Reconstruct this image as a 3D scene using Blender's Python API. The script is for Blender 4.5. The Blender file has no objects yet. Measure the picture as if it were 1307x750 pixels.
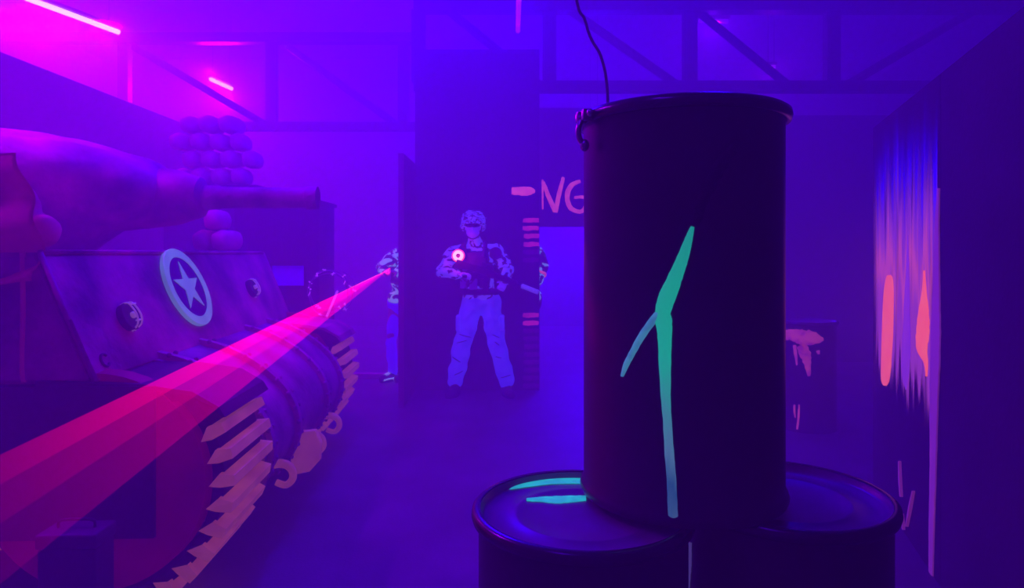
import bpy, bmesh, math, random
from mathutils import Vector, Matrix, noise
random.seed(7)
PI = math.pi
S = bpy.context.scene
C = bpy.data.collections.new('arena'); S.collection.children.link(C)

# ---------------------------------------------------------------- camera
F, CX, HY, H = 850.0, 653.5, 322.0, 1.44
cd = bpy.data.cameras.new('camera'); cam = bpy.data.objects.new('camera', cd); C.objects.link(cam)
cam.location = (0, 0, H); cam.rotation_euler = (PI/2, 0, 0)
cd.sensor_width = 36; cd.lens = 36*F/1307; cd.shift_y = -(375-HY)/1307; cd.clip_start = 0.02
S.camera = cam

# ---------------------------------------------------------------- world, haze, exposure
S.view_settings.view_transform = 'Standard'; S.view_settings.look = 'None'
S.view_settings.exposure = 0; S.view_settings.gamma = 1; S.view_settings.use_curve_mapping = False
HAZE = 0.135
w = bpy.data.worlds.new('arena_air'); S.world = w; w.use_nodes = True
nt = w.node_tree; nt.nodes['Background'].inputs[0].default_value = (0, 0, 0, 1); nt.nodes['Background'].inputs[1].default_value = 0
vs = nt.nodes.new('ShaderNodeVolumeScatter'); vs.inputs['Density'].default_value = HAZE; vs.inputs['Anisotropy'].default_value = 0.0
vs.inputs['Color'].default_value = (.9, .9, .9, 1)
nt.links.new(vs.outputs[0], nt.nodes['World Output'].inputs['Volume'])
cy = S.cycles
cy.use_denoising = True
try: cy.denoiser = 'OPENIMAGEDENOISE'
except Exception: pass
cy.max_bounces = 5; cy.diffuse_bounces = 2; cy.glossy_bounces = 2; cy.transmission_bounces = 3
cy.volume_bounces = 1; cy.transparent_max_bounces = 12; cy.sample_clamp_indirect = 3; cy.caustics_reflective = False; cy.caustics_refractive = False

# ---------------------------------------------------------------- lamps of the room and added fill bars (x, y, z, dir angle, length, power, colour, tube strength)
VIOLET = (.022, .0, 1.0)
BLUE = (.006, .0, 1.0)
MAGENTA = (1.0, .0, .85)
LAMPS = [
    # the two bars seen over the left partition
    dict(p=(-4.50, 6.75, 3.86), d=(.30, 1.0), L=1.2, pw=120, aim=((-.55, .45, -.5), 170), col=MAGENTA, tube=(1, .72, 1), ts=2.4, label='long pink-white blacklight bar in the top left corner above the partition'),
    dict(p=(-4.18, 9.58, 3.86), d=(.12, 1.0), L=.55, pw=70, aim=((.1, -.8, -.6), 190), col=(.8, 0, 1), tube=(1, .72, 1), ts=2.2, label='short pink-white blacklight bar above the sandbags'),
    dict(p=(.066, 6.75, 3.90), d=(0, 1.0), L=1.3, pw=45, col=BLUE, tube=(.55, .01, 1.0), ts=.9, label='thin magenta light tube seen end-on high above the soldier'),
    dict(p=(2.42, 8.0, 4.22), d=(1, .1), L=.35, pw=60, col=(.2, 0, 1), tube=(.3, .01, 1.0), ts=.35, label='dim violet lamp tucked under the roof beside the truss post'),
    dict(p=(3.50, 9.00, 3.94), d=(1, 0), L=.10, pw=25, col=(.3, 0, 1), tube=(.6, .02, 1.0), ts=.6, label='tiny violet lamp far away at upper right of the stacked drum'),
    # unseen bars added to light the haze, tank and passage
    dict(p=(-3.3, 3.0, 3.90), d=(0, 1.0), L=1.2, pw=20, aim=((.1, .25, -1), 230), col=(.34, .0, 1), tube=(.55, .01, 1.0), ts=.9, label=None),
    dict(p=(-1.2, 4.6, 4.0), d=(0, 1.0), L=1.2, pw=640, col=VIOLET, tube=(.55, .01, 1.0), ts=.9, label=None),
    dict(p=(-1.3, 8.0, 5.0), d=(0, 1.0), L=1.2, pw=640, col=VIOLET, tube=(.55, .01, 1.0), ts=.9, label=None),
    dict(p=(1.3, 10.6, 2.3), d=(0, 1.0), L=1.2, pw=1250, col=(.03, 0, 1), tube=(.55, .01, 1.0), ts=.9, label=None),
    dict(p=(-.9, -.2, 3.9), d=(0, 1.0), L=1.2, pw=60, col=(.10, 0, 1), tube=(.55, .01, 1.0), ts=.9, label=None),
    dict(p=(1.9, 5.2, 4.9), d=(0, 1.0), L=1.2, pw=200, col=BLUE, tube=(.55, .01, 1.0), ts=.9, label=None),
]
def light(name, loc, power, col, radius=.06):
    l = bpy.data.lights.new(name, 'POINT'); l.energy = power; l.color = col; l.shadow_soft_size = radius
    o = bpy.data.objects.new(name, l); o.location = loc; C.objects.link(o); return o

# ---------------------------------------------------------------- helpers
def P(px, py, Y): return Vector(((px-CX)/F*Y, Y, H-(py-HY)/F*Y))
def ray(px, py): return Vector(((px-CX)/F, 1.0, -(py-HY)/F))

def tag(o, label=None, cat=None, group=None, kind=None):
    if label: o['label'] = label
    if cat: o['category'] = cat
    if group: o['group'] = group
    if kind: o['kind'] = kind
    return o
def empty(name, loc, rz=0, label=None, cat=None, group=None):
    o = bpy.data.objects.new(name, None); C.objects.link(o); o.location = loc; o.rotation_euler = (0, 0, rz)
    o.empty_display_size = .1
    return tag(o, label, cat, group)
def obj(name, bm, m, parent=None, smooth=False, loc=None, rot=None, angle=None):
    me = bpy.data.meshes.new(name)
    bmesh.ops.recalc_face_normals(bm, faces=bm.faces)
    bm.to_mesh(me); bm.free()
    o = bpy.data.objects.new(name, me); C.objects.link(o)
    for mm in (m if isinstance(m, (list, tuple)) else [m]): me.materials.append(mm)
    if smooth:
        for p in me.polygons: p.use_smooth = True
        if angle:
            try: me.set_sharp_from_angle(angle=math.radians(angle))
            except Exception: pass
    if parent: o.parent = parent
    if loc is not None: o.location = loc
    if rot is not None: o.rotation_euler = rot
    return o
def bx(bm, c, s, rz=0, bev=0, M=None):
    r = bmesh.ops.create_cube(bm, size=1)
    vs = r['verts']
    T = Matrix.Translation(c) @ Matrix.Rotation(rz, 4, 'Z') @ Matrix.Diagonal((s[0], s[1], s[2], 1))
    if M is not None: T = M @ T
    bmesh.ops.transform(bm, matrix=T, verts=vs)
    if bev:
        es = {e for v in vs for e in v.link_edges}
        bmesh.ops.bevel(bm, geom=list(es), offset=bev, segments=2, affect='EDGES', profile=.5)
    return bm
def B(): return bmesh.new()
def box(c, s, rz=0, bev=0): return bx(B(), c, s, rz, bev)
def frame_for(d):
    d = d.normalized(); up = Vector((0, 0, 1)) if abs(d.z) < .95 else Vector((1, 0, 0))
    x = d.cross(up).normalized(); y = d.cross(x).normalized(); return x, y
def tube(bm, pts, rad, n=10, cap=True, closed=False):
    pts = [Vector(p) for p in pts]; N = len(pts); rings = []
    rs = rad if isinstance(rad, (list, tuple)) else [rad]*N
    px_ = None
    for i, p in enumerate(pts):
        if closed: d = pts[(i+1) % N]-pts[i-1]
        else: d = pts[min(i+1, N-1)]-pts[max(i-1, 0)]
        d.normalize()
        if px_ is None: x, y = frame_for(d)
        else:
            x = (px_-d*px_.dot(d)).normalized(); y = d.cross(x)
        px_ = x
        rings.append([bm.verts.new(p+rs[i]*(math.cos(2*PI*k/n)*x+math.sin(2*PI*k/n)*y)) for k in range(n)])
    for i in range(N if closed else N-1):
        a, b = rings[i], rings[(i+1) % N]
        for k in range(n): bm.faces.new((a[k], a[(k+1) % n], b[(k+1) % n], b[k]))
    if cap and not closed:
        bm.faces.new(rings[0][::-1]); bm.faces.new(rings[-1])
    return bm
def lathe(bm, prof, n=48, c=(0, 0), sx=1, sy=1, M=None):
    rings = []
    for r, z in prof:
        if r < 1e-5: rings.append([bm.verts.new((c[0], c[1], z))])
        else: rings.append([bm.verts.new((c[0]+sx*r*math.cos(2*PI*k/n), c[1]+sy*r*math.sin(2*PI*k/n), z)) for k in range(n)])
    for a, b in zip(rings, rings[1:]):
        for k in range(n):
            q = [a[k % len(a)], a[(k+1) % len(a)], b[(k+1) % len(b)], b[k % len(b)]]
            u = []
            for v in q:
                if v not in u: u.append(v)
            if len(u) > 2: bm.faces.new(u)
    if M is not None: bmesh.ops.transform(bm, matrix=M, verts=[v for r in rings for v in r])
    return bm
def prism(bm, poly, axis, a, b):
    """closed polygon of (u, v) extruded along axis from a to b"""
    def mk(u, v, t): return {'x': (t, u, v), 'y': (u, t, v), 'z': (u, v, t)}[axis]
    A = [bm.verts.new(mk(u, v, a)) for u, v in poly]; Bv = [bm.verts.new(mk(u, v, b)) for u, v in poly]
    n = len(poly)
    bm.faces.new(A); bm.faces.new(Bv[::-1])
    for i in range(n): bm.faces.new((A[i], A[(i+1) % n], Bv[(i+1) % n], Bv[i]))
    return bm
def capsule(bm, p0, p1, r0, r1, n=14):
    p0, p1 = Vector(p0), Vector(p1); d = p1-p0
    pts = []; rs = []
    L = max(d.length, 1e-4); u = d/L
    for k in range(5):
        t = k/4*PI/2; pts.append(p0-u*r0*math.cos(t)*.999); rs.append(max(r0*math.sin(t), 1e-4))
    for k in range(5):
        t = k/4*PI/2; pts.append(p1+u*r1*math.sin(t)); rs.append(max(r1*math.cos(t), 1e-4))
    x, y = frame_for(u); rings = []
    for p, r in zip(pts, rs): rings.append([bm.verts.new(p+r*(math.cos(2*PI*k/n)*x+math.sin(2*PI*k/n)*y)) for k in range(n)])
    for a, b in zip(rings, rings[1:]):
        for k in range(n): bm.faces.new((a[k], a[(k+1) % n], b[(k+1) % n], b[k]))
    bm.faces.new(rings[0][::-1]); bm.faces.new(rings[-1]); return bm
def ball(bm, c, s, seg=20, rot=None):
    r = bmesh.ops.create_uvsphere(bm, u_segments=seg, v_segments=seg//2+2, radius=1)
    T = Matrix.Translation(c) @ (rot.to_4x4() if rot is not None else Matrix.Identity(4)) @ Matrix.Diagonal((s[0], s[1], s[2], 1))
    bmesh.ops.transform(bm, matrix=T, verts=r['verts']); return bm
def fuse(name, bm, m, parent, voxel, smooth=6, wobble=0, wscale=8):
    """one continuous surface out of overlapping solids"""
    me = bpy.data.meshes.new('t'); bmesh.ops.recalc_face_normals(bm, faces=bm.faces); bm.to_mesh(me); bm.free()
    t = bpy.data.objects.new('t', me); C.objects.link(t)
    r = t.modifiers.new('r', 'REMESH'); r.mode = 'VOXEL'; r.voxel_size = voxel
    if smooth:
        s = t.modifiers.new('s', 'SMOOTH'); s.iterations = smooth; s.factor = .5
    dg = bpy.context.evaluated_depsgraph_get(); dg.update()
    nm = bpy.data.meshes.new_from_object(t.evaluated_get(dg)); nm.name = name
    bpy.data.objects.remove(t); bpy.data.meshes.remove(me)
    if wobble:
        ns = [v.normal.copy() for v in nm.vertices]
        for v, nn in zip(nm.vertices, ns):
            v.co += nn*wobble*noise.noise(v.co*wscale)
    for p in nm.polygons: p.use_smooth = True
    nm.materials.clear(); nm.materials.append(m)
    o = bpy.data.objects.new(name, nm); C.objects.link(o)
    if parent: o.parent = parent
    return o
def catmull(pts, n=6):
    out = []
    P_ = [Vector(p) for p in pts]
    for i in range(len(P_)-1):
        a, b, c, d = P_[max(i-1, 0)], P_[i], P_[i+1], P_[min(i+2, len(P_)-1)]
        for k in range(n):
            t = k/n
            out.append(.5*((2*b)+(c-a)*t+(2*a-5*b+4*c-d)*t*t+(3*b-a-3*c+d)*t**3))
    out.append(P_[-1]); return out
def stroke(bm, path, hit, off, across=5, n=6, jag=0, org=Vector((0, 0, 0)), thick=.0025):
    """a brush stroke (x, y, width samples) laid on a surface; hit(x, y) -> point, normal"""
    sm = catmull(path, n); rows = []; back = []
    for i, p in enumerate(sm):
        d = (sm[min(i+1, len(sm)-1)]-sm[max(i-1, 0)]).to_2d(); d.normalize(); nrm = Vector((-d.y, d.x))
        row = []; rb = []
        for k in range(across+1):
            t = k/across-.5; ww = p.z*(1+(jag*random.uniform(-1, 1) if k in (0, across) else 0))
            q = p.to_2d()+nrm*ww*t
            pt, nn = hit(q.x, q.y); crown = thick*(1-(2*t)**2)
            row.append(bm.verts.new(pt+nn*(off+crown)-org)); rb.append(bm.verts.new(pt-nn*.0005-org))
        rows.append(row); back.append(rb)
    for a, b in zip(rows, rows[1:]):
        for k in range(across): bm.faces.new((a[k], a[k+1], b[k+1], b[k]))
    for i in range(len(rows)-1):
        for k in (0, across): bm.faces.new((rows[i][k], rows[i+1][k], back[i+1][k], back[i][k]))
    for i in (0, len(rows)-1):
        for k in range(across): bm.faces.new((rows[i][k], rows[i][k+1], back[i][k+1], back[i][k]))
    return bm

# ---------------------------------------------------------------- materials
def mat(name, col, rough=.6, metal=0, var=0, scale=6, col2=None, bump=0, bscale=40, emit=None, es=0, spec=.5, stretch=None):
    m = bpy.data.materials.new(name); m.use_nodes = True; n = m.node_tree; b = n.nodes['Principled BSDF']
    b.inputs['Base Color'].default_value = (*col, 1); b.inputs['Roughness'].default_value = rough
    b.inputs['Metallic'].default_value = metal; b.inputs['Specular IOR Level'].default_value = spec
    tc = n.nodes.new('ShaderNodeTexCoord'); mp = n.nodes.new('ShaderNodeMapping')
    n.links.new(tc.outputs['Object'], mp.inputs[0])
    if stretch: mp.inputs['Scale'].default_value = stretch
    if col2 is not None:
        no = n.nodes.new('ShaderNodeTexNoise'); no.inputs['Scale'].default_value = scale; no.inputs['Detail'].default_value = 5
        n.links.new(mp.outputs[0], no.inputs['Vector'])
        cr = n.nodes.new('ShaderNodeValToRGB'); cr.color_ramp.elements[0].position = .35; cr.color_ramp.elements[1].position = .68
        cr.color_ramp.elements[0].color = (*col, 1); cr.color_ramp.elements[1].color = (*col2, 1)
        n.links.new(no.outputs['Fac'], cr.inputs[0]); n.links.new(cr.outputs[0], b.inputs['Base Color'])
    if bump:
        nb = n.nodes.new('ShaderNodeTexNoise'); nb.inputs['Scale'].default_value = bscale; nb.inputs['Detail'].default_value = 4
        n.links.new(mp.outputs[0], nb.inputs['Vector'])
        bu = n.nodes.new('ShaderNodeBump'); bu.inputs['Strength'].default_value = bump; bu.inputs['Distance'].default_value = .02
        n.links.new(nb.outputs['Fac'], bu.inputs['Height']); n.links.new(bu.outputs[0], b.inputs['Normal'])
    if emit is not None:
        b.inputs['Emission Color'].default_value = (*emit, 1); b.inputs['Emission Strength'].default_value = es
        m.cycles.emission_sampling = 'NONE'
    return m
def fluor(name, col, glow, es, col2=None, glow2=None, scale=9, lo=.45, hi=.55, rough=.6, stretch=None, detail=3, dist=0):
    """paint or cloth fluorescing under the blacklight, or a surface with a glow added, patchy where col2 is given"""
    m = mat(name, col, rough); n = m.node_tree; b = n.nodes['Principled BSDF']
    b.inputs['Emission Color'].default_value = (*glow, 1); b.inputs['Emission Strength'].default_value = es
    m.cycles.emission_sampling = 'NONE'
    if col2 is not None:
        tc = n.nodes.new('ShaderNodeTexCoord'); mp = n.nodes.new('ShaderNodeMapping'); n.links.new(tc.outputs['Object'], mp.inputs[0])
        if stretch: mp.inputs['Scale'].default_value = stretch
        no = n.nodes.new('ShaderNodeTexNoise'); no.inputs['Scale'].default_value = scale; no.inputs['Detail'].default_value = detail
        no.inputs['Distortion'].default_value = dist
        n.links.new(mp.outputs[0], no.inputs['Vector'])
        for a, c, sock in ((col, col2, 'Base Color'), (glow, glow2, 'Emission Color')):
            cr = n.nodes.new('ShaderNodeValToRGB'); cr.color_ramp.elements[0].position = lo; cr.color_ramp.elements[1].position = hi
            cr.color_ramp.elements[0].color = (*a, 1); cr.color_ramp.elements[1].color = (*c, 1)
            n.links.new(no.outputs['Fac'], cr.inputs[0]); n.links.new(cr.outputs[0], b.inputs[sock])
    return m
M = dict(
    floor=mat('sealed_concrete', (.10, .09, .10), .5, col2=(.17, .15, .17), scale=2.2, bump=.15, bscale=60),
    black=mat('black_wall_paint', (.030, .028, .032), .75, col2=(.055, .05, .055), scale=1.7, bump=.1),
    ceil=mat('black_ceiling_paint', (.05, .05, .055), .9, col2=(.09, .09, .1), scale=1.2),
    steel=mat('black_steel', (.02, .02, .022), .5, .3),
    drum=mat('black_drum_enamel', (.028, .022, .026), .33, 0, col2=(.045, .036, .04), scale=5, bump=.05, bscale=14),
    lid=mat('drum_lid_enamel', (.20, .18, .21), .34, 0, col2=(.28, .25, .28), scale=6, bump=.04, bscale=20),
    ring=mat('drum_ring_steel', (.10, .09, .10), .25, .9),
    galv=mat('lever_steel', (.5, .5, .5), .25, 1),
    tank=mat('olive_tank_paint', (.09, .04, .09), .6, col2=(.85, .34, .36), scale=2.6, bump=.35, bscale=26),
    tank_dark=mat('dark_tank_paint', (.035, .03, .03), .6, col2=(.08, .06, .06), scale=4, bump=.2),
    cast=mat('cast_steel_paint', (.20, .11, .14), .55, col2=(.68, .40, .40), scale=3.6, bump=.5, bscale=34),
    flange=mat('highlit_flange_paint', (.75, .42, .40), .6, col2=(.45, .25, .28), scale=9, bump=.2),  # ridge highlights are put into this lighter colour
    rubber=mat('track_rubber', (.03, .025, .025), .8, bump=.3),
    lug=fluor('orange_glowing_lug', (.62, .24, .18), (.60, .09, .08), .24, (.72, .34, .24), (.85, .15, .13), scale=7, lo=.35, hi=.7),  # patchy orange with a weak glow of its own
    redside=fluor('red_glowing_side', (.42, .03, .05), (.12, .0, .03), .45, (.30, .02, .05), (.06, 0, .02), scale=4, lo=.3, hi=.7),  # red sprocket side with a weak glow of its own
    star=fluor('pale_blue_fluorescent_paint', (.34, .5, .35), (.11, .29, .40), .60, (.30, .44, .3), (.08, .20, .33), scale=7, lo=.35, hi=.7),
    darkblue=mat('dark_blue_disc_paint', (.03, .02, .12), .6),
    lamp_metal=fluor('pale_headlamp_metal', (.7, .6, .6), (.35, .14, .40), .35),
    canvas=fluor('red_lit_canvas', (.50, .10, .17), (.20, .0, .09), .11, (.70, .17, .22), (.34, .01, .14), scale=5, lo=.35, hi=.7, rough=.9),  # red light on the cloth is put into its colour and glow
    bag=mat('sandbag_hessian', (.75, .22, .32), .95, col2=(.9, .30, .40), scale=14, bump=.5, bscale=120),
    wood=mat('dark_timber', (.05, .035, .035), .7, col2=(.08, .055, .05), scale=4, bump=.2, stretch=(1, 1, .15)),
    glass=mat('dim_booth_panel', (.35, .35, .5), .3),
    teal=fluor('teal_fluorescent_paint', (.02, .45, .40), (.0, .32, .26), 1.0, (.05, .6, .5), (.01, .50, .36), scale=26, lo=.35, hi=.65, rough=.35),
    teal_dim=fluor('thin_teal_paint', (.05, .35, .38), (.03, .15, .24), 1.0, (.05, .4, .4), (.04, .20, .28), scale=30, rough=.4),
    cyan=fluor('cyan_fluorescent_paint', (.03, .35, .2), (.01, .36, .42), 1.0, (.03, .4, .2), (.01, .46, .46), scale=30, rough=.35),
    grey_drip=fluor('thin_lilac_paint', (.2, .2, .4), (.05, .03, .16), 1.0),
    old_drip=mat('dried_black_paint', (.006, .006, .008), .6),
    pink=fluor('pink_fluorescent_paint', (.8, .15, .10), (1.0, .10, .16), 1.0, (.8, .12, .1), (.60, .04, .14), scale=22, lo=.35, hi=.7),
    orange=fluor('salmon_fluorescent_paint', (.8, .30, .06), (1.0, .14, .09), 1.1, (.8, .26, .06), (.95, .10, .10), scale=12, lo=.3, hi=.7),
    lilac=fluor('lilac_fluorescent_paint', (.6, .2, .5), (.30, .05, .30), .8, (.5, .1, .5), (.14, .02, .30), scale=9, lo=.3, hi=.7, stretch=(1, 1, .12)),
    cloth=fluor('blacklit_trouser_cloth', (.40, .38, .50), (.03, .026, .95), .95, (.32, .30, .45), (.018, .014, .70), scale=16, lo=.3, hi=.7),
    camo=fluor('camouflage_cloth', (.42, .42, .55), (.09, .05, .85), .85, (.05, .04, .07), (.01, 0, .02), scale=11, lo=.52, hi=.56, detail=2, dist=1.2, stretch=(1, 1, 1.6)),
    camo_fine=fluor('helmet_cover_cloth', (.42, .42, .55), (.09, .05, .85), .85, (.05, .04, .07), (.01, 0, .02), scale=24, lo=.50, hi=.54, detail=2, dist=1.5, stretch=(1, 1, 2)),
    camo_dim=fluor('camouflage_cloth_dim', (.30, .28, .38), (.05, .003, .28), .6, (.06, .04, .08), (.015, 0, .04), scale=12, lo=.50, hi=.56, detail=2, dist=1.2),
    camo_white=fluor('bright_camouflage_cloth', (.50, .62, .60), (.14, .30, .55), .95, (.05, .04, .07), (.01, 0, .03), scale=9, lo=.47, hi=.51, detail=2, dist=1.0, stretch=(1, 1, 1.5)),
    legs=fluor('blue_leggings', (.25, .2, .5), (.03, .003, .9), 1.0),
    vest=mat('dark_vest_nylon', (.07, .05, .08), .8, col2=(.13, .09, .14), scale=10, bump=.3),
    skin=mat('skin', (.62, .42, .38), .55),
    mask=fluor('pale_face_cloth', (.45, .4, .5), (.10, .02, .75), .85),
    gun=mat('gun_polymer', (.03, .03, .035), .4),
    boot=mat('boot_leather', (.10, .05, .06), .6),
    lens=mat('dark_goggles', (.01, .01, .015), .15),
    white=fluor('white_fluorescent_laces', (.8, .85, .9), (.3, .4, .8), .7),
    wire=mat('wire_steel', (.35, .3, .35), .4, .7),
    barb=fluor('bright_barbs', (.8, .5, .7), (.6, .08, .8), .55),
    redled=mat('red_led', (1, .1, .1), .4, emit=(1, .03, .08), es=3),
    whiteled=mat('pinkish_white_led', (1, .8, .8), .4, emit=(1, .62, .60), es=1.8),
)

# ---------------------------------------------------------------- the setting
def struct(name, bm, m, parent=None, smooth=False, **k):
    o = obj(name, bm, m, parent, smooth, **k)
    if parent is None: o['kind'] = 'structure'
    return o
XL, XR, YN, YB, ZC = -8.0, 7.0, -1.5, 13.0, 5.2
struct('floor', box(((XL+XR)/2, (YN+YB)/2, -.05), (XR-XL, YB-YN, .1)), M['floor'])
struct('ceiling', box(((XL+XR)/2, (YN+YB)/2, ZC+.05), (XR-XL, YB-YN, .1)), M['ceil'])
struct('wall_left', box((XL-.06, (YN+YB)/2, ZC/2), (.12, YB-YN, ZC)), M['black'])
struct('wall_right', box((XR+.06, (YN+YB)/2, ZC/2), (.12, YB-YN, ZC)), M['black'])
struct('wall_back', box(((XL+XR)/2, YB+.06, ZC/2), (XR-XL, .12, ZC)), M['black'])
struct('wall_front', box(((XL+XR)/2, YN-.06, ZC/2), (XR-XL, .12, ZC)), M['black'])
# tall partition running back behind the tank
struct('partition_wall', box((-4.17, 6.6, 1.525), (.12, 4.9, 3.05)), M['black'])
# the partition whose end hides the laser player, and the dark wall behind the soldier
pw = struct('partition_wall', box((-1.03, 6.62, 1.18), (.045, .82, 2.36)), M['black'])
mw = struct('partition_wall', box((-.363, 7.0, 1.78), (1.30, .08, 3.56)), M['black'])
YM = 6.958
def wall_hit(Y):
    def h(x, y): return P(x, y, Y), Vector((0, -1, 0))
    return h
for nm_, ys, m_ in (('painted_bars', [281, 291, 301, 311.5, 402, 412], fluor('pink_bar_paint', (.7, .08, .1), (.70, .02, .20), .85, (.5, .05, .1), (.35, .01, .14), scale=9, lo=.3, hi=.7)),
                    ('dim_lit_bars', [321.5, 331.5, 422, 432, 442, 452, 462, 472, 482, 492], fluor('dim_lit_bar_paint', (.30, .03, .14), (.07, .0, .07), .7, (.16, .02, .12), (.02, 0, .04), scale=9, lo=.3, hi=.7))):  # lower bars: the light's downward fade is put into dimmer paint
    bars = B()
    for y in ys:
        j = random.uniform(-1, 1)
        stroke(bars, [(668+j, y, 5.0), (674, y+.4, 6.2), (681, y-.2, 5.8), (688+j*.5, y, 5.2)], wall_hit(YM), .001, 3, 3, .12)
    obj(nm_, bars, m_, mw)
d_ = B(); stroke(d_, [(653, 243.5, 9), (664, 243.8, 11), (676, 243.5, 10.5), (683, 244, 4)], wall_hit(YM), .001, 4, 5, .1)
obj('painted_dash', d_, M['pink'], mw)
# a thin end strip on the partition, the laser's red reflection put into its colour
obj('edge_strip', box((-1.03, 6.19, 1.18), (.05, .02, 2.36)), mat('red_reflection_edge', (.22, .05, .10), .6), pw)
# wall further back with the lettering
YG = 8.1
lw = struct('partition_wall', box((1.45, YG+.06, 2.475), (2.55, .10, 1.45)), M['black'])
for x_ in (2.67, .14): obj('post', box((x_, YG+.06, .875), (.10, .10, 1.75)), M['black'], lw)
L = B(); hit = wall_hit(YG+.008)
stroke(L, [(692.6, 229, 2.2), (692.6, 248, 2.4), (692.6, 267, 2.0)], hit, .001, 3, 5)
stroke(L, [(693, 232, 4.5), (700, 250, 6), (709, 270, 6)], hit, .002, 4, 5, .1)
stroke(L, [(709, 271, 5), (713, 250, 6), (719, 226, 4.5)], hit, .003, 4, 5, .1)
stroke(L, [(741, 231, 4), (730, 236, 6), (724, 249, 6.5), (728, 265, 6), (741, 270, 5), (748, 262, 5), (747, 252, 4.5), (733, 252, 3.4)], hit, .001, 4, 7, .1)
obj('painted_lettering', L, M['pink'], lw)
# low kerb across the aisle at left
struct('kerb', box((-1.95, 7.62, .03), (1.7, .08, .06), bev=.008), mat('painted_kerb', (.65, .15, .30), .6))
# far-right partition behind the paint-splashed drum
struct('partition_wall', box((3.7, 8.8, 1.62), (3.4, .10, 3.24)), M['black'])

# right-hand wall: angled, near part plain black, further part splashed with paint
WN = Vector((-1, .31, 0)).normalized(); WC = .957
def wx(Y): return .31*Y+WC
def angled(name, Y0, Y1, zt, m):
    th = .09; d = -WN*th
    bm = B(); q = [(wx(Y0), Y0), (wx(Y1), Y1), (wx(Y1)+d.x, Y1+d.y), (wx(Y0)+d.x, Y0+d.y)]
    prism(bm, q, 'z', 0, zt); return struct(name, bm, m)
wall_near = angled('wall_right_panel', -.6, 2.87, 2.21, M['black'])
wall_far = angled('wall_right_panel', 2.875, 4.12, 2.21, M['black'])
def right_hit(px, py):
    d = ray(px, py); Y = WC/(d.x-.31); return d*Y+Vector((0, 0, H)), WN
# a broad wash of run-down paint, blue above and lilac below, thin where the brush missed
def wash_mat():
    m = fluor('run_down_paint_wash', (.1, .1, .7), (.02, 0, .6), .85, rough=.5); n = m.node_tree; b = n.nodes['Principled BSDF']; N = n.nodes.new; Lk = n.links.new
    tc = N('ShaderNodeTexCoord'); sx = N('ShaderNodeSeparateXYZ'); Lk(tc.outputs['Object'], sx.inputs[0])
    def nz(sc_, det, off=0):
        mp = N('ShaderNodeMapping'); mp.inputs['Scale'].default_value = sc_; mp.inputs['Location'].default_value = (off, off, off); Lk(tc.outputs['Object'], mp.inputs[0])
        t = N('ShaderNodeTexNoise'); t.inputs['Scale'].default_value = 1; t.inputs['Detail'].default_value = det; Lk(mp.outputs[0], t.inputs['Vector']); return t.outputs['Fac']
    def math_(op, a, b_=None, c=None, clamp=False):
        t = N('ShaderNodeMath'); t.operation = op; t.use_clamp = clamp
        for i, v in enumerate((a, b_, c)):
            if v is None: continue
            if isinstance(v, (int, float)): t.inputs[i].default_value = v
            else: Lk(v, t.inputs[i])
        return t.outputs[0]
    z = sx.outputs['Z']; y = sx.outputs['Y']
    n1 = nz((3, 15, 1.0), 3); n2 = nz((3, 9, .6), 2, 4.2); n3 = nz((2, 16, 1.3), 2, 9)
    # hue: height plus ragged noise
    t = math_('ADD', z, math_('MULTIPLY', math_('SUBTRACT', n1, .5), 1.1))
    cr = N('ShaderNodeValToRGB'); e = cr.color_ramp; e.elements[0].position = .30; e.elements[0].color = (.34, .05, .28, 1); e.elements[1].position = .86; e.elements[1].color = (.014, 0, .60, 1)
    for p, c in ((.42, (.62, .085, .22, 1)), (.52, (.34, .05, .30, 1)), (.64, (.15, .02, .36, 1)), (.74, (.03, .0, .85, 1))):
        k = e.elements.new(p); k.color = c
    mr = N('ShaderNodeMapRange'); mr.inputs['From Min'].default_value = .6; mr.inputs['From Max'].default_value = 2.4; Lk(t, mr.inputs['Value']); Lk(mr.outputs[0], cr.inputs[0])
    Lk(cr.outputs[0], b.inputs['Emission Color']); Lk(cr.outputs[0], b.inputs['Base Color'])
    # cover: streaky, fading out above and with ragged lower ends
    r1 = N('ShaderNodeMapRange'); r1.interpolation_type = 'SMOOTHSTEP'; r1.inputs['From Min'].default_value = 2.16; r1.inputs['From Max'].default_value = 1.60; Lk(math_('ADD', z, math_('MULTIPLY', math_('SUBTRACT', n2, .5), .5)), r1.inputs['Value'])
    r2 = N('ShaderNodeMapRange'); r2.interpolation_type = 'SMOOTHSTEP'; r2.inputs['From Min'].default_value = .70; r2.inputs['From Max'].default_value = .86; Lk(math_('ADD', z, math_('MULTIPLY', math_('SUBTRACT', n1, .5), .9)), r2.inputs['Value'])
    r3 = N('ShaderNodeMapRange'); r3.interpolation_type = 'SMOOTHSTEP'; r3.inputs['From Min'].default_value = .26; r3.inputs['From Max'].default_value = .50; Lk(math_('ADD', math_('MULTIPLY', n3, .6), math_('MULTIPLY', n2, .4)), r3.inputs['Value'])
    r4 = N('ShaderNodeMapRange'); r4.interpolation_type = 'SMOOTHSTEP'; r4.inputs['From Min'].default_value = 4.10; r4.inputs['From Max'].default_value = 3.95; Lk(math_('ADD', y, math_('MULTIPLY', math_('SUBTRACT', n3, .5), .2)), r4.inputs['Value'])
    al = math_('MULTIPLY', math_('MULTIPLY', r1.outputs[0], r2.outputs[0]), math_('MULTIPLY', r3.outputs[0], r4.outputs[0]), None, True)
    Lk(al, b.inputs['Alpha']); return m
ws = B(); q4 = [Vector((wx(Y), Y, z))+WN*.003 for Y, z in ((2.90, .5), (4.10, .5), (4.10, 2.2), (2.90, 2.2))]
ws.faces.new([ws.verts.new(v) for v in q4]); obj('paint_wash', ws, wash_mat(), wall_far)
ob = B()
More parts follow.
